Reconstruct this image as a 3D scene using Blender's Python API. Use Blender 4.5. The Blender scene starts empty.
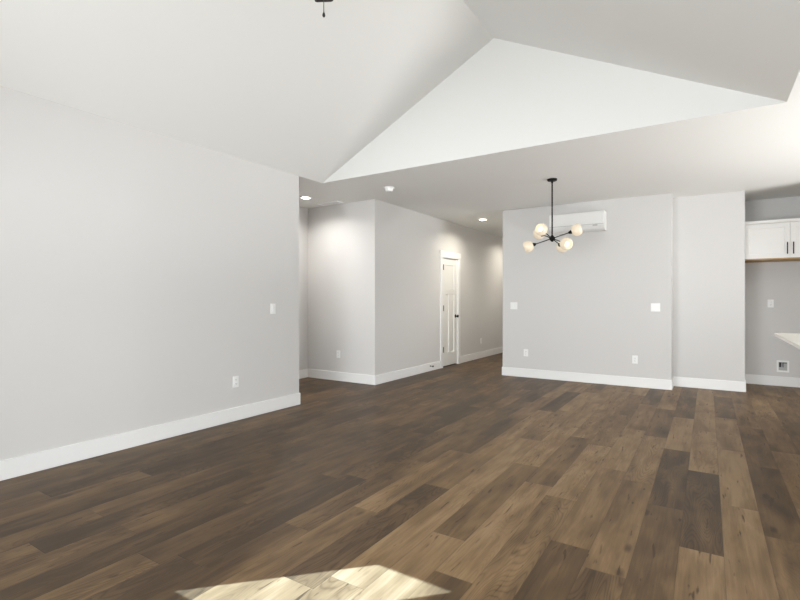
import bpy, bmesh, math, random
from mathutils import Vector, Matrix

C = bpy.context.scene.collection
S = bpy.context.scene
PI = math.pi

# ------------------------------------------------------------------ camera
F_PX = 479.5
YAW = math.radians(32.70)
cam_d = bpy.data.cameras.new('camera')
cam_d.sensor_width = 36.0
cam_d.lens = F_PX * 36.0 / 800.0
cam_d.shift_y = 0.0
cam_d.clip_start = 0.05
cam = bpy.data.objects.new('camera', cam_d)
cam.location = (0, 0, 1.2525)
cam.rotation_euler = (PI / 2, 0, YAW)
C.objects.link(cam)
S.camera = cam

# ------------------------------------------------------------------ world, sun, daylight, exposure
W = bpy.data.worlds.new('world')
S.world = W
W.use_nodes = True
bg = W.node_tree.nodes['Background']
bg.inputs['Color'].default_value = (0.80, 0.90, 1.0, 1)
bg.inputs['Strength'].default_value = 1.5

SUN_TAN = 0.538
SUN_H = Vector((0.694, 0.720))
sun_d = bpy.data.lights.new('sun', 'SUN')
sun_d.energy = 31.0
sun_d.angle = math.radians(0.2)
sun_d.color = (0.47, 0.70, 1.0)
sun = bpy.data.objects.new('sun', sun_d)
sun.rotation_euler = Vector((SUN_H.x, SUN_H.y, -SUN_TAN)).to_track_quat('-Z', 'Y').to_euler()
sun.location = (-6, -6, 6)
C.objects.link(sun)


def area(name, loc, direction, sx, sy, energy, color, spread=PI):
    d = bpy.data.lights.new(name, 'AREA')
    d.shape = 'RECTANGLE'
    d.size, d.size_y = sx, sy
    d.energy = energy
    d.color = color
    d.spread = spread
    o = bpy.data.objects.new(name, d)
    o.location = loc
    o.rotation_euler = Vector(direction).to_track_quat('-Z', 'Y').to_euler()
    C.objects.link(o)
    return o


# daylight through the glazed patio opening behind the viewer, then two fill lamps added for the ceilings
area('daylight_garden_left', (-2.75, -7.0, 1.95), (0, 1, 0), 5.5, 3.9, 350, (0.95, 0.98, 1.0))
area('daylight_garden_right', (2.75, -7.0, 1.95), (0, 1, 0), 5.5, 3.9, 760, (0.95, 0.98, 1.0))
area('patio_bounce_fill', (-2.05, -1.75, 0.30), (0.38, 0.52, 0.78), 1.5, 0.9, 112, (0.98, 0.99, 1.0))  # added lamp aimed up at the vault slopes
area('dining_bounce_fill', (4.95, 5.8, 0.40), (-0.50, -0.32, 0.80), 2.0, 1.0, 245, (0.995, 0.99, 0.98), math.radians(140))  # added lamp, tilted up to lift the flat ceiling

S.view_settings.view_transform = 'Standard'
S.view_settings.look = 'None'
S.view_settings.gamma = 1.0
S.view_settings.use_curve_mapping = False
S.view_settings.exposure = 0.61
S.cycles.use_denoising = True
S.cycles.max_bounces = 14
S.cycles.diffuse_bounces = 8
S.cycles.sample_clamp_indirect = 6.0


# ------------------------------------------------------------------ helpers
def bx(bm, x0, x1, y0, y1, z0, z1):
    v = [bm.verts.new(p) for p in ((x0, y0, z0), (x1, y0, z0), (x1, y1, z0), (x0, y1, z0),
                                   (x0, y0, z1), (x1, y0, z1), (x1, y1, z1), (x0, y1, z1))]
    fs = [bm.faces.new([v[i] for i in q]) for q in
          ((0, 3, 2, 1), (4, 5, 6, 7), (0, 1, 5, 4), (1, 2, 6, 5), (2, 3, 7, 6), (3, 0, 4, 7))]
    return v, fs


def box_bm(*a, bevel=0.0, seg=2):
    bm = bmesh.new()
    bx(bm, *a)
    if bevel:
        bmesh.ops.bevel(bm, geom=list(bm.edges), offset=bevel, segments=seg, affect='EDGES', profile=0.5)
    return bm


def boxes_bm(lst):
    bm = bmesh.new()
    for a in lst:
        bx(bm, *a)
    return bm


def prism_bm(pts, vec):
    """polygon of 3-D points pushed along vec"""
    bm = bmesh.new()
    a = [bm.verts.new(p) for p in pts]
    b = [bm.verts.new(Vector(p) + Vector(vec)) for p in pts]
    bm.faces.new(list(reversed(a)))
    bm.faces.new(b)
    n = len(a)
    for i in range(n):
        bm.faces.new((a[i], a[(i + 1) % n], b[(i + 1) % n], b[i]))
    bmesh.ops.recalc_face_normals(bm, faces=list(bm.faces))
    return bm


def lathe(bm, prof, axis=(0, 0, 1), org=(0, 0, 0), n=32, cap0=False, cap1=False):
    """profile of (radius, height) turned about an axis"""
    q = Vector((0, 0, 1)).rotation_difference(Vector(axis).normalized())
    o = Vector(org)
    rings = []
    for r, h in prof:
        if r < 1e-6:
            rings.append([bm.verts.new(o + q @ Vector((0, 0, h)))])
        else:
            rings.append([bm.verts.new(o + q @ Vector((r * math.cos(2 * PI * k / n), r * math.sin(2 * PI * k / n), h)))
                          for k in range(n)])
    for A, B in zip(rings, rings[1:]):
        for k in range(n):
            k2 = (k + 1) % n
            if len(A) == 1 and len(B) == 1:
                continue
            if len(A) == 1:
                bm.faces.new((A[0], B[k2], B[k]))
            elif len(B) == 1:
                bm.faces.new((A[k], A[k2], B[0]))
            else:
                bm.faces.new((A[k], A[k2], B[k2], B[k]))
    if cap0 and len(rings[0]) > 1:
        bm.faces.new(rings[0])
    if cap1 and len(rings[-1]) > 1:
        bm.faces.new(rings[-1])
    bmesh.ops.recalc_face_normals(bm, faces=list(bm.faces))
    return bm


def rod(bm, a, b, r, n=16):
    a, b = Vector(a), Vector(b)
    return lathe(bm, [(0, 0), (r, 0), (r, (b - a).length), (0, (b - a).length)], b - a, a, n)


def obj(name, bm, m, parent=None, smooth=False, loc=None):
    me = bpy.data.meshes.new(name)
    bm.normal_update()
    bm.to_mesh(me)
    bm.free()
    if m:
        me.materials.append(m)
    if smooth:
        me.polygons.foreach_set('use_smooth', [True] * len(me.polygons))
        me.set_sharp_from_angle(angle=math.radians(35))
    o = bpy.data.objects.new(name, me)
    C.objects.link(o)
    if parent:
        o.parent = parent
    if loc:
        o.location = loc
    return o


def struct(name, bm, m, parent=None, smooth=False):
    o = obj(name, bm, m, parent, smooth)
    if not parent:
        o['kind'] = 'structure'
    return o


def thing(name, label, cat, loc=(0, 0, 0), rotz=0.0, group=None):
    o = bpy.data.objects.new(name, None)
    o.empty_display_size = 0.05
    o.location = loc
    o.rotation_euler = (0, 0, rotz)
    o['label'] = label
    o['category'] = cat
    if group:
        o['group'] = group
    C.objects.link(o)
    return o


def dup(root, loc, rotz, label, group=None):
    r = root.copy()
    C.objects.link(r)
    r.location = loc
    r.rotation_euler = (0, 0, rotz)
    r['label'] = label
    if group:
        r['group'] = group
    for ch in list(root.children):
        c = ch.copy()
        C.objects.link(c)
        c.parent = r
        for g in ch.children:
            d = g.copy()
            C.objects.link(d)
            d.parent = c
    return r


# ------------------------------------------------------------------ materials
def mat(name, col, rough=0.5, metal=0.0, bump=0.0, bscale=200.0, spec=0.5, emit=None, estr=0.0, vary=0.0):
    m = bpy.data.materials.new(name)
    m.use_nodes = True
    nt = m.node_tree
    b = nt.nodes['Principled BSDF']
    b.inputs['Base Color'].default_value = (*col, 1)
    b.inputs['Roughness'].default_value = rough
    b.inputs['Metallic'].default_value = metal
    b.inputs['Specular IOR Level'].default_value = spec
    if emit:
        b.inputs['Emission Color'].default_value = (*emit, 1)
        b.inputs['Emission Strength'].default_value = estr
    if bump or vary:
        tc = nt.nodes.new('ShaderNodeTexCoord')
        nz = nt.nodes.new('ShaderNodeTexNoise')
        nz.inputs['Scale'].default_value = bscale
        nz.inputs['Detail'].default_value = 3
        nt.links.new(tc.outputs['Object'], nz.inputs['Vector'])
        if bump:
            bp = nt.nodes.new('ShaderNodeBump')
            bp.inputs['Strength'].default_value = bump
            bp.inputs['Distance'].default_value = 0.002
            nt.links.new(nz.outputs['Fac'], bp.inputs['Height'])
            nt.links.new(bp.outputs['Normal'], b.inputs['Normal'])
        if vary:
            mx = nt.nodes.new('ShaderNodeMix')
            mx.data_type = 'RGBA'
            mx.inputs[6].default_value = (*[c * (1 - vary) for c in col], 1)
            mx.inputs[7].default_value = (*[min(1, c * (1 + vary)) for c in col], 1)
            nt.links.new(nz.outputs['Fac'], mx.inputs[0])
            nt.links.new(mx.outputs[2], b.inputs['Base Color'])
    return m


M_wall = mat('wall_paint', (0.645, 0.634, 0.62), 0.62, bump=0.10, bscale=140, spec=0.3)
M_ceil = mat('ceiling_paint', (0.75, 0.75, 0.73), 0.85, bump=0.10, bscale=120, spec=0.2)
M_trim = mat('white_trim_paint', (0.83, 0.83, 0.82), 0.35, bump=0.02, bscale=60)
M_door = mat('white_door_paint', (0.82, 0.815, 0.79), 0.4, bump=0.02, bscale=60)
M_plastic = mat('white_plastic', (0.86, 0.86, 0.85), 0.35, bump=0.01)
M_slot = mat('dark_slot', (0.03, 0.03, 0.03), 0.6, bump=0.02)
M_black = mat('black_metal', (0.012, 0.011, 0.010), 0.5, metal=0.0, bump=0.03, bscale=300, spec=0.1)
M_hinge = mat('dark_hinge_metal', (0.12, 0.115, 0.11), 0.4, metal=0.8, bump=0.03)
M_rubber = mat('black_rubber', (0.02, 0.02, 0.02), 0.8, bump=0.05)
M_cab = mat('white_cabinet_paint', (0.85, 0.84, 0.815), 0.38, bump=0.02, bscale=60)
M_ac = mat('white_glossy_plastic', (0.80, 0.80, 0.78), 0.3, bump=0.01)
M_ac_line = mat('grey_plastic', (0.45, 0.45, 0.44), 0.5, bump=0.01)
M_fan = mat('dark_bronze', (0.025, 0.022, 0.02), 0.45, metal=0.5, bump=0.03)
M_quartz = mat('cream_quartz', (0.88, 0.85, 0.78), 0.25, bump=0.0, vary=0.04, bscale=25)
M_chrome = mat('steel', (0.45, 0.45, 0.45), 0.3, metal=1.0, bump=0.02)
M_lamp = mat('lit_lens', (0.9, 0.9, 0.88), 0.5, emit=(1.0, 0.90, 0.74), estr=9.0)
M_bulb = mat('lit_bulb', (0.6, 0.6, 0.58), 0.5, emit=(1.0, 0.93, 0.82), estr=1.6)


def opal():
    m = bpy.data.materials.new('opal_glass')
    m.use_nodes = True
    b = m.node_tree.nodes['Principled BSDF']
    b.inputs['Base Color'].default_value = (0.52, 0.47, 0.39, 1)
    b.inputs['Roughness'].default_value = 0.25
    b.inputs['Emission Color'].default_value = (1.0, 0.80, 0.55, 1)
    b.inputs['Emission Strength'].default_value = 0.24
    return m


M_opal = opal()


def plywood():
    m = bpy.data.materials.new('raw_plywood')
    m.use_nodes = True
    nt = m.node_tree
    b = nt.nodes['Principled BSDF']
    tc = nt.nodes.new('ShaderNodeTexCoord')
    mp = nt.nodes.new('ShaderNodeMapping')
    mp.inputs['Scale'].default_value = (3, 60, 60)
    nz = nt.nodes.new('ShaderNodeTexNoise')
    nz.inputs['Scale'].default_value = 2
    cr = nt.nodes.new('ShaderNodeValToRGB')
    cr.color_ramp.elements[0].color = (0.42, 0.25, 0.10, 1)
    cr.color_ramp.elements[1].color = (0.62, 0.42, 0.20, 1)
    L = nt.links.new
    L(tc.outputs['Object'], mp.inputs['Vector'])
    L(mp.outputs['Vector'], nz.inputs['Vector'])
    L(nz.outputs['Fac'], cr.inputs['Fac'])
    L(cr.outputs['Color'], b.inputs['Base Color'])
    b.inputs['Roughness'].default_value = 0.6
    return m


M_ply = plywood()


def wood_floor():
    m = bpy.data.materials.new('oak_plank_floor')
    m.use_nodes = True
    nt = m.node_tree
    L = nt.links.new
    N = nt.nodes.new
    b = nt.nodes['Principled BSDF']

    def math_(op, a, bb=None, c=None):
        n = N('ShaderNodeMath')
        n.operation = op
        for i, v in enumerate((a, bb, c)):
            if v is None:
                continue
            if isinstance(v, (int, float)):
                n.inputs[i].default_value = v
            else:
                L(v, n.inputs[i])
        return n.outputs[0]

    at = N('ShaderNodeAttribute')
    at.attribute_name = 'plank'
    sep = N('ShaderNodeSeparateColor')
    L(at.outputs['Color'], sep.inputs[0])
    tone, rnd, rnd2 = sep.outputs[0], sep.outputs[1], sep.outputs[2]
    uv = N('ShaderNodeUVMap')
    uv.uv_map = 'UVMap'
    su = N('ShaderNodeSeparateXYZ')
    L(uv.outputs['UV'], su.inputs[0])
    u, v = su.outputs[0], su.outputs[1]          # metres across / along the plank
    # plank-local grain coordinates, shifted by a random number per plank
    off = math_('MULTIPLY', rnd, 37.0)
    off2 = math_('MULTIPLY', rnd2, 53.0)

    def vec(sx, sy):
        c = N('ShaderNodeCombineXYZ')
        L(math_('ADD', math_('MULTIPLY', u, sx), off), c.inputs[0])
        L(math_('ADD', math_('MULTIPLY', v, sy), off2), c.inputs[1])
        L(off, c.inputs[2])
        return c.outputs[0]

    def noise(vc, scale, detail=4, rough=0.55, dist=0.0):
        n = N('ShaderNodeTexNoise')
        n.inputs['Scale'].default_value = scale
        n.inputs['Detail'].default_value = detail
        n.inputs['Roughness'].default_value = rough
        n.inputs['Distortion'].default_value = dist
        L(vc, n.inputs['Vector'])
        return n.outputs['Fac']

    fine = noise(vec(90, 4.0), 1.0, 5, 0.6)
    broad = noise(vec(11, 1.6), 1.0, 3, 0.5, 0.6)
    blotch = noise(vec(6, 2.6), 1.0, 2, 0.5)
    # cathedral figure: contour lines of a long soft noise field
    field = noise(vec(7.0, 1.1), 1.0, 1, 0.4)
    cath = math_('FRACT', math_('MULTIPLY', field, 34.0))
    cath = math_('ABSOLUTE', math_('SUBTRACT', math_('MULTIPLY', cath, 2.0), 1.0))
    # knots
    vo = N('ShaderNodeTexVoronoi')
    vo.inputs['Scale'].default_value = 1.0
    L(vec(9.0, 3.6), vo.inputs['Vector'])
    kn = N('ShaderNodeMapRange')
    kn.inputs['From Min'].default_value = 0.03
    kn.inputs['From Max'].default_value = 0.22
    kn.inputs['To Min'].default_value = 1.0
    kn.inputs['To Max'].default_value = 0.0
    L(vo.outputs['Distance'], kn.inputs['Value'])
    sepk = N('ShaderNodeSeparateColor')
    L(vo.outputs['Color'], sepk.inputs[0])
    knot = math_('MULTIPLY', kn.outputs[0], math_('GREATER_THAN', sepk.outputs[0], 0.80))

    t = math_('ADD', tone, math_('MULTIPLY', math_('SUBTRACT', broad, 0.5), 0.95))
    t = math_('ADD', t, math_('MULTIPLY', math_('SUBTRACT', fine, 0.5), 0.60))
    t = math_('ADD', t, math_('MULTIPLY', math_('SUBTRACT', blotch, 0.5), 0.75))
    # only some planks are flat sawn and show the arches clearly
    flat = N('ShaderNodeMapRange')
    flat.inputs['From Min'].default_value = 0.45
    flat.inputs['From Max'].default_value = 0.75
    flat.inputs['To Min'].default_value = 0.02
    flat.inputs['To Max'].default_value = 0.25
    L(rnd, flat.inputs['Value'])
    t = math_('SUBTRACT', t, math_('MULTIPLY', math_('POWER', cath, 3.0), flat.outputs[0]))
    # short dark checks along the grain
    chk = N('ShaderNodeMapRange')
    chk.inputs['From Min'].default_value = 0.66
    chk.inputs['From Max'].default_value = 0.76
    chk.inputs['To Max'].default_value = 0.75
    L(noise(vec(42, 5.0), 1.0, 2, 0.5, 0.4), chk.inputs['Value'])
    t = math_('SUBTRACT', t, chk.outputs[0])
    t = math_('SUBTRACT', t, math_('MULTIPLY', knot, 0.55))
    cr = N('ShaderNodeValToRGB')
    e = cr.color_ramp.elements
    e[0].position = 0.0
    e[0].color = (0.054, 0.032, 0.015, 1)
    e[1].position = 1.0
    e[1].color = (0.300, 0.200, 0.106, 1)
    k = e.new(0.35)
    k.color = (0.114, 0.068, 0.031, 1)
    k = e.new(0.68)
    k.color = (0.200, 0.124, 0.059, 1)
    L(t, cr.inputs['Fac'])
    # seams: narrow grooves along every plank edge
    lx = N('ShaderNodeAttribute')
    lx.attribute_name = 'size'
    ls = N('ShaderNodeSeparateColor')
    L(lx.outputs['Color'], ls.inputs[0])
    du = math_('MINIMUM', u, math_('SUBTRACT', ls.outputs[0], u))
    dv = math_('MINIMUM', v, math_('SUBTRACT', ls.outputs[1], v))
    dd = math_('MINIMUM', du, dv)
    seam = N('ShaderNodeMapRange')
    seam.inputs['From Min'].default_value = 0.0006
    seam.inputs['From Max'].default_value = 0.0026
    L(dd, seam.inputs['Value'])
    mx = N('ShaderNodeMix')
    mx.data_type = 'RGBA'
    mx.blend_type = 'MULTIPLY'
    mx.inputs[0].default_value = 1.0
    L(cr.outputs['Color'], mx.inputs[6])
    sc = N('ShaderNodeMapRange')
    sc.inputs['To Min'].default_value = 0.70
    L(seam.outputs[0], sc.inputs['Value'])
    cb = N('ShaderNodeCombineColor')
    for i in range(3):
        L(sc.outputs[0], cb.inputs[i])
    L(cb.outputs[0], mx.inputs[7])
    L(mx.outputs[2], b.inputs['Base Color'])
    b.inputs['Specular IOR Level'].default_value = 0.30
    rg = math_('ADD', 0.40, math_('MULTIPLY', fine, 0.16))
    L(rg, b.inputs['Roughness'])
    bp = N('ShaderNodeBump')
    bp.inputs['Strength'].default_value = 0.25
    bp.inputs['Distance'].default_value = 0.002
    L(math_('ADD', seam.outputs[0], math_('MULTIPLY', fine, 0.35)), bp.inputs['Height'])
    L(bp.outputs['Normal'], b.inputs['Normal'])
    return m


M_floor = wood_floor()

# ------------------------------------------------------------------ floor: every plank a face with its own tone, light falloff added across the rows
PW, PL = 0.188, 1.30
FX0, FX1, FY0, FY1 = -5.75, 4.45, -1.0, 12.7
rng = random.Random(11)
PHASE = {-2: .71, -1: .22, 0: .94, 1: .59, -3: 1.06, -4: 1.23, -5: .50, -6: .655, -7: .98, -8: .36, -10: 1.0, -9: .245,
         -12: .09, -11: .62, -15: .10, -18: .73}
TONE = [(-2, 3.96, .10), (-2, 5.2, .66), (-2, 6.5, .16), (-2, 2.6, .30), (-2, 1.5, .30), (-1, 3.47, .13), (-1, 2.17, .60),
        (-1, 4.8, .68), (-1, 6.1, .62), (0, 2.9, .60), (0, 1.6, .52), (0, 4.2, .66), (0, 5.5, .6), (0, 6.9, .20), (1, 3.84, .22),
        (1, 2.5, .5), (1, 5.1, .30), (1, 6.4, .35), (2, 3.9, .5), (2, 5.1, .38), (3, 5.0, .35),
        (-4, 1.88, .20), (-4, 3.2, .42), (-4, 4.5, .60), (-4, 5.8, .42), (-3, 1.6, .36), (-3, 3.0, .40), (-3, 4.3, .56),
        (-3, 5.6, .18), (-3, 6.9, .5), (-7, 2.9, .32), (-7, 4.2, .62), (-7, 5.4, .5), (-7, 1.6, .60), (-6, 3.9, .24), (-6, 2.6, .64),
        (-6, 1.3, .18), (-6, 5.2, .56), (-5, 1.2, .56), (-5, 2.5, .60), (-5, 3.8, .66), (-5, 5.1, .40), (-8, 2.3, .62), (-8, 3.6, .60),
        (-8, 1.0, .55), (-10, 4.25, .15), (-10, 2.9, .58), (-10, 1.6, .52), (-10, 5.6, .4), (-9, 2.2, .20), (-9, 3.5, .54), (-9, 0.9, .5),
        (-9, 4.8, .56), (-11, 3.8, .5), (-11, 2.6, .56), (-11, 1.2, .46), (-12, 2.03, .24), (-12, 3.3, .50), (-12, 0.75, .34),
        (-13, 1.5, .28), (-13, 2.8, .30), (-14, 1.5, .20), (-14, 2.8, .36), (-15, .8, .52), (-15, 2.0, .32), (-15, 3.3, .34),
        (-16, 1.3, .20), (-16, 2.6, .28), (-17, 1.2, .46), (-17, 2.4, .42), (-18, 1.4, .22), (-18, 2.7, .30), (-19, 1.4, .52), (-20, 1.5, .34), (-21, 1.5, .40)]


def build_floor():
    bm = bmesh.new()
    uvl = bm.loops.layers.uv.new('UVMap')
    col = bm.loops.layers.float_color.new('plank')
    siz = bm.loops.layers.float_color.new('size')
    j0 = math.floor((FX0 - .066) / PW)
    j1 = math.ceil((FX1 - .066) / PW)
    for j in range(j0, j1):
        x0, x1 = .066 + j * PW, .066 + (j + 1) * PW
        ph = PHASE.get(j, rng.random() * PL)
        k0 = math.floor((FY0 - ph) / PL)
        k1 = math.ceil((FY1 - ph) / PL)
        for k in range(k0, k1):
            y0, y1 = ph + k * PL, ph + (k + 1) * PL
            tone = rng.choice((.16, .26, .36, .44, .5, .56, .6, .64)) + rng.uniform(-.04, .04)
            for (jj, yc, tt) in TONE:
                if jj == j and y0 <= yc < y1:
                    tone = tt
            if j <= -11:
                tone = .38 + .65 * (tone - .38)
            tone += -.13 if j <= -11 else (.08 if j < -8 else .16)  # left rows darkened, others lifted: light falloff put into the tone
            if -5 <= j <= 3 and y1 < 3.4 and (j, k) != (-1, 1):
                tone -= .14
            r1, r2 = rng.random(), rng.random()
            f = bm.faces.new([bm.verts.new((x, y, 0)) for x, y in ((x0, y0), (x1, y0), (x1, y1), (x0, y1))])
            for lp, (a, b_) in zip(f.loops, ((0, 0), (PW, 0), (PW, PL), (0, PL))):
                lp[uvl].uv = (a, b_)
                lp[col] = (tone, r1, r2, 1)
                lp[siz] = (PW, PL, 0, 1)
    bmesh.ops.remove_doubles(bm, verts=list(bm.verts), dist=1e-5)
    return struct('floor', bm, M_floor)


build_floor()

# ------------------------------------------------------------------ room shell
H = 2.74
XL = -4.13            # left wall and hall wall share this plane
YB = -0.80            # wall behind the viewer
YG = 4.60             # gable wall over the flat ceiling
XE = 0.50             # right eave of the vault
RX, RZ = -1.825, 3.905  # ridge
XR = 4.30

# left wall
struct('wall_left', boxes_bm([(XL - .12, XL, YB - .1, 4.19, 0, H + .06)]), M_wall)
# recess behind the left wall
struct('wall_recess_near', boxes_bm([(-5.47, XL - .12, 4.07, 4.19, 0, H)]), M_wall)
struct('wall_recess_left', boxes_bm([(-5.59, -5.47, 4.07, 5.87, 0, H)]), M_wall)
struct('wall_recess_back', boxes_bm([(-5.47, XL - .12, 5.75, 5.87, 0, H)]), M_wall)
# hall wall with its door opening
DY0, DY1, DZ = 7.885, 8.515, 2.045
struct('wall_hall', boxes_bm([(XL - .12, XL, 5.75, DY0, 0, H), (XL - .12, XL, DY1, 12.5, 0, H),
                              (XL - .12, XL, DY0, DY1, DZ, H)]), M_wall)
struct('wall_closet', boxes_bm([(XL - .80, XL - .74, DY0 - .1, DY1 + .1, 0, DZ + .1),
                                (XL - .74, XL - .12, DY0 - .1, DY0 - .04, 0, DZ + .1),
                                (XL - .74, XL - .12, DY1 + .04, DY1 + .1, 0, DZ + .1),
                                (XL - .74, XL - .12, DY0 - .04, DY1 + .04, DZ + .04, DZ + .1)]), M_wall)
struct('wall_hall_end', boxes_bm([(XL, -2.76, 12.38, 12.5, 0, H)]), M_wall)
# wall with the air conditioner, its stepped return and the refrigerator alcove
Y1, Y2, Y3 = 7.655, 8.03, 8.875
X1A, X1B, X2B = -2.88, -0.428, 0.425


def prism_wall(name, pts, z0=0.0, z1=H):
    return struct(name, prism_bm([(x, y, z0) for x, y in pts], (0, 0, z1 - z0)), M_wall)


prism_wall('wall_dining', [(X1A, Y1), (X1B, Y1), (X1B, Y2 + .12), (X1B - .12, Y2 + .12), (X1B - .12, Y1 + .12),
                           (X1A + .12, Y1 + .12), (X1A + .12, 12.5), (X1A, 12.5)])
prism_wall('wall_dining_step', [(X1B, Y2), (X2B, Y2), (X2B, Y3 + .12), (X2B - .12, Y3 + .12), (X2B - .12, Y2 + .12), (X1B, Y2 + .12)])
prism_wall('wall_alcove_blocker', [(1.47, 7.62), (1.59, 7.62), (1.59, Y3), (1.47, Y3)])  # unseen stub added to keep side light off the cabinet
prism_wall('wall_kitchen', [(X2B, Y3), (XR, Y3), (XR, Y3 + .12), (X2B, Y3 + .12)])
# right wall with a slider opening added for daylight, outside the frame
struct('wall_right', boxes_bm([(XR, XR + .1, YB - .1, 5.0, 0, H), (XR, XR + .1, 5.0, 7.0, 2.25, H), (XR, XR + .1, 7.0, Y3 + .12, 0, H)]), M_wall)
struct('trim_1', boxes_bm([(XR - .02, XR, 4.91, 5.0, 0, 2.34), (XR - .02, XR, 7.0, 7.09, 0, 2.34), (XR - .02, XR, 5.0, 7.0, 2.25, 2.34),
                           (XR + .03, XR + .07, 5.96, 6.04, 0, 2.25)]), M_trim)
# wall behind the viewer: patio opening and a small high window the sun comes through
PX0, PX1, PZ = -2.80, 1.10, 2.25
SX0, SX1, SZ0, SZ1 = -3.965, -3.46, 1.49, 2.055
struct('wall_back', boxes_bm([
    (XL, SX0, YB - .1, YB, 0, H), (SX0, SX1, YB - .1, YB, 0, SZ0), (SX0, SX1, YB - .1, YB, SZ1, H),
    (SX1, PX0, YB - .1, YB, 0, H), (PX0, PX1, YB - .1, YB, PZ, H), (PX1, XR, YB - .1, YB, 0, H)]), M_wall)
struct('wall_back_gable', prism_bm([(XL, YB, H), (XE, YB, H), (RX, YB, RZ)], (0, -.1, 0)), M_wall)
struct('trim_2', boxes_bm([(PX0 - .09, PX0, YB, YB + .018, 0, PZ + .09), (PX1, PX1 + .09, YB, YB + .018, 0, PZ + .09),
                           (PX0, PX1, YB, YB + .018, PZ, PZ + .09), (-.90, -.80, YB - .07, YB - .03, 0, PZ)]), M_trim)
struct('trim_3', boxes_bm([(SX0 - .07, SX0, YB, YB + .018, SZ0 - .07, SZ1 + .07), (SX1, SX1 + .07, YB, YB + .018, SZ0 - .07, SZ1 + .07),
                           (SX0, SX1, YB, YB + .018, SZ1, SZ1 + .07), (SX0, SX1, YB, YB + .018, SZ0 - .07, SZ0)]), M_trim)
# unseen slab added outside to keep the sun off the patio opening
struct('patio_sun_shield', boxes_bm([(-3.40, 2.2, -5.2, -0.92, 2.62, 2.72)]), M_ceil)

# ceilings
struct('ceiling', boxes_bm([(-5.6, XR + .1, YG + .1, 12.6, H, H + .1), (XE, XR + .1, YG, YG + .1, H, H + .1), (XE, XR + .1, YB - .1, YG, H, H + .1),
                            (-5.6, XL, 4.1, YG + .1, H, H + .1)]), M_ceil)
struct('ceiling_slope_left', prism_bm([(XL, YB - .1, H), (RX, YB - .1, RZ), (RX, YB - .1, RZ + .12), (XL - .12, YB - .1, H + .06)],
                                      (0, YG - YB + .1, 0)), M_ceil)
struct('ceiling_slope_right', prism_bm([(RX, YB - .1, RZ), (XE, YB - .1, H), (XE, YB - .1, H + .1), (RX, YB - .1, RZ + .12)],
                                       (0, YG - YB + .1, 0)), M_ceil)
struct('wall_gable', prism_bm([(XL, YG, H), (XE, YG, H), (RX, YG, RZ)], (0, .1, 0)), M_ceil)

# baseboards
BH, BT = 0.138, 0.012


def base(name, x0, x1, y0, y1):
    struct(name, box_bm(x0, x1, y0, y1, 0, BH, bevel=0.0025), M_trim)


base('baseboard_left', XL, XL + BT, YB, 4.19 + BT)
base('baseboard_left_end', XL - .12, XL, 4.19, 4.19 + BT)
base('baseboard_recess', -5.47, XL + BT, 5.75 - BT, 5.75)
base('baseboard_recess_left', -5.47, -5.47 + BT, 4.19, 5.75 - BT)
base('baseboard_hall_near', XL, XL + BT, 5.75, DY0 - .098)
base('baseboard_hall_far', XL, XL + BT, DY1 + .098, 12.38)
base('baseboard_hall_end', XL + BT, X1A - BT, 12.38 - BT, 12.38)
base('baseboard_dining_hall', X1A - BT, X1A, Y1 - BT, 12.38)
base('baseboard_dining', X1A, X1B + BT, Y1 - BT, Y1)
base('baseboard_dining_return', X1B, X1B + BT, Y1, Y2 - BT)
base('baseboard_step', X1B, X2B + BT, Y2 - BT, Y2)
base('baseboard_alcove', X2B, X2B + BT, Y2, Y3 - BT)
base('baseboard_kitchen', X2B, 1.47, Y3 - BT, Y3)

# ------------------------------------------------------------------ interior door in the hall
door = bpy.data.objects.new('door_1', None)
door['kind'] = 'structure'
door.location = (XL, (DY0 + DY1) / 2, 0)
C.objects.link(door)


def local(bm, o):
    bmesh.ops.translate(bm, verts=list(bm.verts), vec=-Vector(o))
    return bm


def panel_board(bm, org, ax, up, nrm, w, h, holes, depth=0.010, slope=0.006, thick=0.035):
    """a board w x h in the plane ax/up with sunken panels given as (a0,a1,b0,b1); one clean manifold-looking shell"""
    ax, up, nrm, org = Vector(ax), Vector(up), Vector(nrm), Vector(org)
    xs = sorted({0, w, *[q for hh in holes for q in hh[:2]]})
    zs = sorted({0, h, *[q for hh in holes for q in hh[2:]]})
    P = lambda a, b, d=0.0: bm.verts.new(org + ax * a + up * b + nrm * d)
    for i in range(len(xs) - 1):
        for j in range(len(zs) - 1):
            cx, cz = (xs[i] + xs[i + 1]) / 2, (zs[j] + zs[j + 1]) / 2
            if any(a0 < cx < a1 and b0 < cz < b1 for a0, a1, b0, b1 in holes):
                continue
            bm.faces.new([P(xs[i], zs[j]), P(xs[i + 1], zs[j]), P(xs[i + 1], zs[j + 1]), P(xs[i], zs[j + 1])])
    for a0, a1, b0, b1 in holes:
        o4 = [(a0, b0), (a1, b0), (a1, b1), (a0, b1)]
        i4 = [(a0 + slope, b0 + slope), (a1 - slope, b0 + slope), (a1 - slope, b1 - slope), (a0 + slope, b1 - slope)]
        for k in range(4):
            k2 = (k + 1) % 4
            bm.faces.new([P(*o4[k]), P(*o4[k2]), P(*i4[k2], -depth), P(*i4[k], -depth)])
        bm.faces.new([P(*q, -depth) for q in i4])
    o4 = [(0, 0), (w, 0), (w, h), (0, h)]
    for k in range(4):
        k2 = (k + 1) % 4
        bm.faces.new([P(*o4[k2]), P(*o4[k]), P(*o4[k], -thick), P(*o4[k2], -thick)])
    bm.faces.new([P(*q, -thick) for q in reversed(o4)])
    bmesh.ops.remove_doubles(bm, verts=list(bm.verts), dist=1e-5)
    bmesh.ops.recalc_face_normals(bm, faces=list(bm.faces))
    return bm


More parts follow.
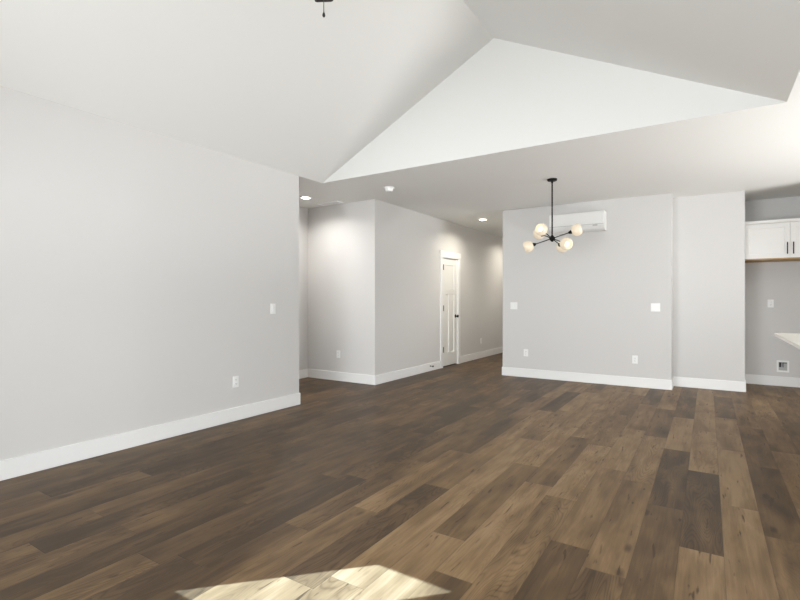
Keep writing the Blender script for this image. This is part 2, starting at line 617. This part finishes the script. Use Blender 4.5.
DL = door.location
cw = 0.085
casing = boxes_bm([(XL, XL + .018, DY0 - cw - .012, DY0 - .006, 0, DZ + .004), (XL, XL + .018, DY1 + .006, DY1 + cw + .012, 0, DZ + .004),
                   (XL, XL + .024, DY0 - cw - .025, DY1 + cw + .025, DZ + .004, DZ + .122),
                   (XL - .12, XL, DY0, DY0 + .012, 0, DZ), (XL - .12, XL, DY1 - .012, DY1, 0, DZ), (XL - .12, XL, DY0 + .012, DY1 - .012, DZ - .012, DZ)])
obj('casing', local(casing, DL), M_trim, door)
w_, h_ = DY1 - DY0 - .032, DZ - .038
st = 0.115
slab = panel_board(bmesh.new(), (XL - .006, DY0 + .016, .022), (0, 1, 0), (0, 0, 1), (1, 0, 0), w_, h_,
                   [(st, w_ - st, h_ - st - .46, h_ - st), (st, w_ / 2 - .045, .24, h_ - st - .46 - .09),
                    (w_ / 2 + .045, w_ - st, .24, h_ - st - .46 - .09)], depth=.012, slope=.004)
o = obj('gap_strip', local(box_bm(XL - .11, XL - .004, DY0 + .012, DY1 - .012, 0, .007), DL), M_slot, door)  # near-black strip added so the gap under the door reads black
o['label'] = 'dark strip in the gap under the door'
obj('slab', local(slab, DL), M_door, door)
for z in (0.33, 1.10, 1.86):
    hb = bmesh.new()
    rod(hb, (XL + .012, DY0 + .020, z - .052), (XL + .012, DY0 + .020, z + .052), .0095, 10)
    bx(hb, XL - .006, XL + .004, DY0 + .012, DY0 + .040, z - .05, z + .05)
    o = obj('hinge', local(hb, DL), M_hinge, door, True)
kb = bmesh.new()
ky = DY1 - .016 - .065
lathe(kb, [(0, 0), (.032, 0), (.032, .006), (.026, .010), (.011, .012), (.011, .034), (.022, .038), (.0285, .050), (.027, .062), (.017, .068), (0, .069)],
      (1, 0, 0), (XL - .006, ky, .94), 28)
o = obj('knob', local(kb, DL), M_black, door, True)
o['label'] = 'black round door knob'

# ------------------------------------------------------------------ wall plates (built facing -Y, back on the wall at y=0)


def face_rect(bm, a0, a1, b0, b1, d0, d1, bev=0.0):
    t = box_bm(a0, a1, -d1, -d0, b0, b1, bevel=bev)
    me = bpy.data.meshes.new('t')
    t.to_mesh(me)
    t.free()
    bm.from_mesh(me)
    bpy.data.meshes.remove(me)


def make_outlet(loc, rz, label, group='duplex wall outlets'):
    t = thing('wall_outlet', label, 'outlet', loc, rz, group)
    b = bmesh.new()
    face_rect(b, -.036, .036, -.058, .058, 0, .006, .0022)
    obj('cover_plate', b, M_plastic, t)
    for sz in (-.02, .02):
        b = bmesh.new()
        face_rect(b, -.0165, .0165, sz - .0145, sz + .0145, .006, .0085, .0012)
        s_ = obj('socket', b, M_plastic, t)
        b = bmesh.new()
        face_rect(b, -.0085, -.0060, sz - .002, sz + .008, .0085, .0090)
        face_rect(b, .0060, .0085, sz - .002, sz + .007, .0085, .0090)
        face_rect(b, -.0022, .0022, sz - .010, sz - .006, .0085, .0090)
        obj('slots', b, M_slot, s_)
    return t


def make_switch(loc, rz, label, gangs=1):
    t = thing('light_switch', label, 'light switch', loc, rz)
    w = .036 if gangs == 1 else .0585
    b = bmesh.new()
    face_rect(b, -w, w, -.058, .058, 0, .006, .0022)
    obj('cover_plate', b, M_plastic, t)
    for c in ([0] if gangs == 1 else [-.023, .023]):
        bm = prism_bm([(c - .0165, -.006, -.033), (c - .0165, -.0075, -.033), (c - .0165, -.0115, .033), (c - .0165, -.006, .033)], (.033, 0, 0))
        obj('rocker', bm, M_plastic, t)
    return t


o0 = make_outlet((XL, 3.271, .403), PI / 2, 'white duplex outlet low on the long left wall')
dup(o0, (XL, 9.676, .37), PI / 2, 'white outlet low on the hall wall beyond the white door')
dup(o0, (-4.826, 5.75, .412), 0, 'white outlet low on the pale recess wall left of the hall corner')
dup(o0, (-2.485, Y1, .396), 0, 'left outlet low on the wall under the chandelier')
dup(o0, (-.885, Y1, .393), 0, 'right outlet low on the wall right of the air conditioner')
dup(o0, (.777, Y3, 1.201), 0, 'white outlet on the kitchen alcove wall above the metal water box')
make_switch((XL, 3.779, 1.154), PI / 2, 'single white rocker switch on the long left wall')
make_switch((-2.686, Y1, 1.158), 0, 'square double switch plate near the left end of the air conditioner wall', 2)
make_switch((-.623, Y1, 1.148), 0, 'square double switch plate near the right end of the air conditioner wall', 2)

# ice maker water box set in the alcove wall
t = thing('water_supply_box', 'white recessed refrigerator water box low on the kitchen alcove wall', 'water box', (.918, Y3, .288))
b = boxes_bm([(-.071, -.050, -.010, 0, -.084, .084), (.050, .071, -.010, 0, -.084, .084), (-.050, .050, -.010, 0, .060, .084), (-.050, .050, -.010, 0, -.084, -.060)])
obj('frame', b, M_plastic, t)
b = boxes_bm([(-.052, .052, -.0015, 0, -.060, .060)])
obj('recess_back', b, M_ac_line, t)
b = bmesh.new()
rod(b, (-.012, -.012, -.02), (-.012, -.012, .055), .010, 12)
rod(b, (-.012, -.012, .018), (.022, -.012, .018), .007, 12)
obj('valve', b, M_chrome, t, True)
b = bmesh.new()
bx(b, -.044, .004, -.020, -.002, -.012, .054)
bx(b, -.044, .046, -.016, -.002, .046, .057)
obj('valve_handle', b, M_slot, t)

# ------------------------------------------------------------------ wall-mounted air conditioner
ACX0, ACX1, ACZ0, ACZ1, ACD = -2.055, -1.268, 2.282, 2.560, .205
t = thing('air_conditioner', 'white mini split air conditioner high on the wall behind the chandelier', 'air conditioner',
          ((ACX0 + ACX1) / 2, Y1, ACZ0))
w2 = (ACX1 - ACX0) / 2
hh = ACZ1 - ACZ0
prof = [(0, 0), (-.10, 0), (-.16, .020), (-.198, .062), (-.205, .095), (-.205, hh - .02), (-.190, hh - .004), (-.17, hh), (0, hh)]
body = prism_bm([(-w2, y, z) for y, z in prof], (2 * w2, 0, 0))
obj('body', body, M_ac, t)
obj('front_panel', box_bm(-w2 + .004, w2 - .004, -.212, -.2045, .088, hh - .012, bevel=.003), M_ac, t)
lv = prism_bm([(-w2 + .03, y, z) for y, z in ((-.112, .0005), (-.165, .0195), (-.199, .058), (-.203, .058), (-.170, .014), (-.114, -.004))], (2 * w2 - .06, 0, 0))
obj('louver', lv, M_ac, t)
obj('seam_line', box_bm(-w2 + .004, w2 - .004, -.2075, -.2035, .081, .087), M_ac_line, t)
b = bmesh.new()
bx(b, w2 - .155, w2 - .09, -.2075, -.200, .060, .075)
obj('display', b, M_ac_line, t)

# ------------------------------------------------------------------ chandelier
CH = Vector((-1.612, 5.975, H))
t = thing('chandelier', 'black six arm chandelier with frosted globe shades hanging from the flat ceiling', 'chandelier', CH)
b = bmesh.new()
lathe(b, [(0, 0), (.059, 0), (.059, -.018), (.053, -.024), (.014, -.026), (.012, -.05), (0, -.05)], n=36)
obj('canopy', b, M_black, t, True)
HUBZ = 2.010 - H
b = bmesh.new()
rod(b, (0, 0, -.026), (0, 0, HUBZ), .0088, 14)
obj('rod', b, M_black, t, True)
b = bmesh.new()
lathe(b, [(0, -.044), (.010, -.040), (.020, -.030), (.033, -.012), (.036, 0), (.033, .014), (.018, .028), (.011, .040), (0, .042)], org=(0, 0, HUBZ), n=28)
obj('hub', b, M_black, t, True)
Rv = Vector((math.cos(YAW), math.sin(YAW), 0))
Tv = Vector((math.sin(YAW), -math.cos(YAW), 0))
dirs = []
for a, up, dp in ((.275, .092, .085), (-.192, .080, .20), (.085, -.095, .255)):
    v = Rv * a + Vector((0, 0, up)) + Tv * dp
    dirs += [v, -v]
for v in dirs:
    L_ = v.length
    n = v.normalized()
    hub = Vector((0, 0, HUBZ))
    b = bmesh.new()
    rod(b, hub + n * .028, hub + n * (L_ - .070), .0058, 12)
    arm = obj('arm', b, M_black, t, True)
    b = bmesh.new()
    lathe(b, [(0, -.104), (.010, -.104), (.014, -.098), (.024, -.072), (.026, -.060), (.012, -.058), (0, -.058)], n, hub + n * L_, 22)
    obj('socket_cup', b, M_black, arm, True)
    b = bmesh.new()
    rO = .075
    pr = [(.020, -.066)]
    for k in range(1, 15):
        a = -PI / 2 + .36 + (k / 14) * (PI / 2 - .36 + .72)
        pr.append((rO * math.cos(a) * .98, rO * math.sin(a)))
    inner = [(max(r - .004, .012), h_) for r, h_ in reversed(pr)]
    lathe(b, pr + inner, n, hub + n * L_, 30)
    obj('globe_shade', b, M_opal, arm, True)
    b = bmesh.new()
    lathe(b, [(0, -.058), (.012, -.056), (.013, -.035), (.026, -.008), (.029, .010), (.024, .028), (.012, .037), (0, .039)], n, hub + n * L_, 20)
    obj('bulb', b, M_bulb, arm, True)

# ------------------------------------------------------------------ ceiling fan over the living room (only a blade end and the pull chain reach the frame)
FN = Vector((RX - .008, 2.055, RZ - .01))
t = thing('ceiling_fan', 'dark bladed ceiling fan with a pull chain hanging from the ridge', 'ceiling fan', FN)
BZ = 3.345 - FN.z
b = bmesh.new()
lathe(b, [(0, .04), (.07, .04), (.07, -.05), (.03, -.08), (0, -.08)], n=32)
obj('canopy', b, M_fan, t, True)
b = bmesh.new()
rod(b, (0, 0, -.07), (0, 0, BZ + .14), .012, 14)
obj('downrod', b, M_fan, t, True)
b = bmesh.new()
lathe(b, [(0, .16), (.04, .16), (.11, .12), (.13, .05), (.13, -.015), (.10, -.04), (.055, -.05), (.05, -.085), (.03, -.10), (0, -.10)], org=(0, 0, BZ), n=40)
obj('motor_housing', b, M_fan, t, True)
yaw_far = math.atan2(2.055, RX)  # the blade that points straight away from the viewer
for k in range(5):
    a = yaw_far + k * 2 * PI / 5
    q = Matrix.Translation((0, 0, BZ)) @ Matrix.Rotation(a, 4, 'Z') @ Matrix.Rotation(math.radians(-7), 4, 'X')
    b = bmesh.new()
    outline = [(.19, -.050), (.30, -.060), (.60, -.067), (.640, -.063), (.650, -.050), (.650, .050), (.640, .063), (.60, .067), (.30, .060), (.19, .050)]
    pb = prism_bm([(x, y, -.004) for x, y in outline], (0, 0, .008))
    bmesh.ops.transform(pb, matrix=q, verts=list(pb.verts))
    bl = obj('blade', pb, M_fan, t)
    pb = box_bm(.10, .25, -.018, .018, .004, .012, bevel=.002)
    bmesh.ops.transform(pb, matrix=q, verts=list(pb.verts))
    obj('blade_bracket', pb, M_fan, bl)
    b.free()
zc1 = 2.857 - FN.z
b = bmesh.new()
rod(b, (0, 0, BZ - .095), (0, 0, zc1 + .02), .0022, 8)
ch = obj('pull_chain', b, M_hinge, t, True)
b = bmesh.new()
lathe(b, [(0, 0), (.006, .001), (.0085, .008), (.0075, .016), (.0045, .025), (.0028, .028), (0, .028)], org=(0, 0, zc1), n=16)
obj('pull', b, M_fan, ch, True)


# ------------------------------------------------------------------ recessed lights, smoke alarm, air vent
def recessed_light(loc, label, power, col=(1.0, 0.86, 0.68)):
    t = thing('recessed_light', label, 'recessed light', loc, 0, 'recessed ceiling lights')
    b = bmesh.new()
    lathe(b, [(.062, 0), (.090, 0), (.090, -.006), (.084, -.010), (.064, -.010), (.062, -.004)], n=36)
    obj('trim_ring', b, M_plastic, t, True)
    b = bmesh.new()
    lathe(b, [(0, 0), (.0635, 0), (.0635, -.006), (.058, -.013), (0, -.016)], n=36)
    obj('lens', b, M_lamp, t, True)
    d = bpy.data.lights.new('recessed_lamp', 'AREA')
    d.shape = 'DISK'
    d.size = .12
    d.spread = math.radians(150)
    d.energy = power
    d.color = col
    o = bpy.data.objects.new('recessed_lamp', d)
    o.location = (0, 0, -.02)
    o.parent = t
    C.objects.link(o)
    return t


recessed_light((-4.90, 5.105, H), 'lit recessed ceiling light in the recess just past the left wall end', 8.5, (1.0, .97, .93))
recessed_light((-3.488, 8.253, H), 'lit recessed ceiling light over the hall in front of the white door', 10.0, (1.0, .93, .80))
recessed_light((-3.488, 10.75, H), 'lit recessed ceiling light farther down the hall, past the white door', 9, (1.0, .93, .80))

t = thing('smoke_detector', 'round white smoke detector on the flat ceiling near the hall corner', 'smoke detector', (-3.554, 5.267, H))
b = bmesh.new()
lathe(b, [(0, 0), (.072, 0), (.072, -.012), (.066, -.016), (0, -.016)], n=36)
obj('mounting_base', b, M_plastic, t, True)
b = bmesh.new()
lathe(b, [(0, -.016), (.054, -.016), (.056, -.024), (.050, -.046), (.040, -.052), (0, -.053)], n=36)
obj('cover', b, M_plastic, t, True)
b = bmesh.new()
lathe(b, [(.026, -.0525), (.030, -.0525), (.030, -.0545), (.026, -.0545), (.026, -.0525)], n=28)
obj('sensor_grille', b, M_ac_line, t, True)

t = thing('ceiling_vent', 'flat white air vent on the recess ceiling beside the pale recess wall', 'vent', (-4.87, 5.60, H))
obj('frame', boxes_bm([(-.20, .20, -.075, -.055, -.012, 0), (-.20, .20, .055, .075, -.012, 0), (-.20, -.18, -.055, .055, -.012, 0), (.18, .20, -.055, .055, -.012, 0)]), M_plastic, t)
b = bmesh.new()
for k in range(6):
    y = -.045 + k * .018
    pb = prism_bm([(-.18, y - .007, -.001), (-.18, y - .005, -.001), (-.18, y + .007, -.010), (-.18, y + .005, -.010)], (.36, 0, 0))
    me = bpy.data.meshes.new('t')
    pb.to_mesh(me)
    pb.free()
    b.from_mesh(me)
    bpy.data.meshes.remove(me)
obj('slats', b, M_plastic, t)

# door stop on the hall baseboard
t = thing('door_stop', 'small black tipped door stop on the hall baseboard left of the door', 'door stop', (XL + BT, 7.40, .088))
b = bmesh.new()
lathe(b, [(0, 0), (.013, 0), (.013, .004), (.006, .006), (.006, .050), (0, .050)], (1, 0, 0), n=16)
obj('stem', b, M_hinge, t, True)
b = bmesh.new()
lathe(b, [(0, .050), (.014, .050), (.015, .060), (.013, .066), (0, .067)], (1, 0, 0), n=16)
obj('rubber_tip', b, M_rubber, t, True)

# ------------------------------------------------------------------ wall cabinet over the refrigerator alcove
CX0, CX1, CY, CZ0, CZ1 = X2B, X2B + 1.02, 8.28, 1.822, 2.345
t = thing('wall_cabinet', 'white two door wall cabinet above the refrigerator alcove at far right', 'cabinet', ((CX0 + CX1) / 2, Y3, CZ0))
hw = (CX1 - CX0) / 2
dp = Y3 - CY
hh = CZ1 - CZ0
obj('carcass', box_bm(-hw, hw, -dp + .021, 0, .006, hh, bevel=.001), M_cab, t)
o = obj('bottom_panel', box_bm(-hw + .002, hw - .002, -dp + .012, -.002, -.012, .006), M_ply, t)
o['label'] = 'raw plywood underside'
obj('crown_trim', box_bm(-hw, hw, -dp - .012, -dp + .021, hh - .040, hh + .004, bevel=.004), M_cab, t)
for sgn in (-1, 1):
    w_ = hw - .004
    x0 = -hw + .002 if sgn < 0 else .002
    dz0, dz1 = .004, hh - .046
    d = panel_board(bmesh.new(), (x0, -dp, dz0), (1, 0, 0), (0, 0, 1), (0, -1, 0), w_, dz1 - dz0,
                    [(.058, w_ - .058, .058, dz1 - dz0 - .058)], depth=.009, slope=.003, thick=.020)
    dr = obj('door', d, M_cab, t)
    hx = sgn * .032
    b = bmesh.new()
    rod(b, (hx, -dp - .030, .052), (hx, -dp - .030, .212), .0062, 12)
    rod(b, (hx, -dp, .075), (hx, -dp - .030, .075), .005, 10)
    rod(b, (hx, -dp, .189), (hx, -dp - .030, .189), .005, 10)
    o = obj('handle', b, M_black, dr, True)
    o['label'] = 'black bar handle'

# ------------------------------------------------------------------ kitchen island: its counter corner enters the frame at the right
IX0, IY1 = 0.572, 6.235
t = thing('kitchen_island', 'kitchen island with a cream stone counter whose corner shows at the right edge', 'island', (1.15, 5.0, 0))
obj('countertop', local(box_bm(IX0, 1.75, 3.75, IY1, .885, .915, bevel=.003), (1.15, 5.0, 0)), M_quartz, t)
obj('cabinet_base', local(boxes_bm([(1.02, 1.70, 3.85, 5.90, .09, .885), (1.08, 1.64, 3.90, 5.85, 0, .09)]), (1.15, 5.0, 0)), M_cab, t)
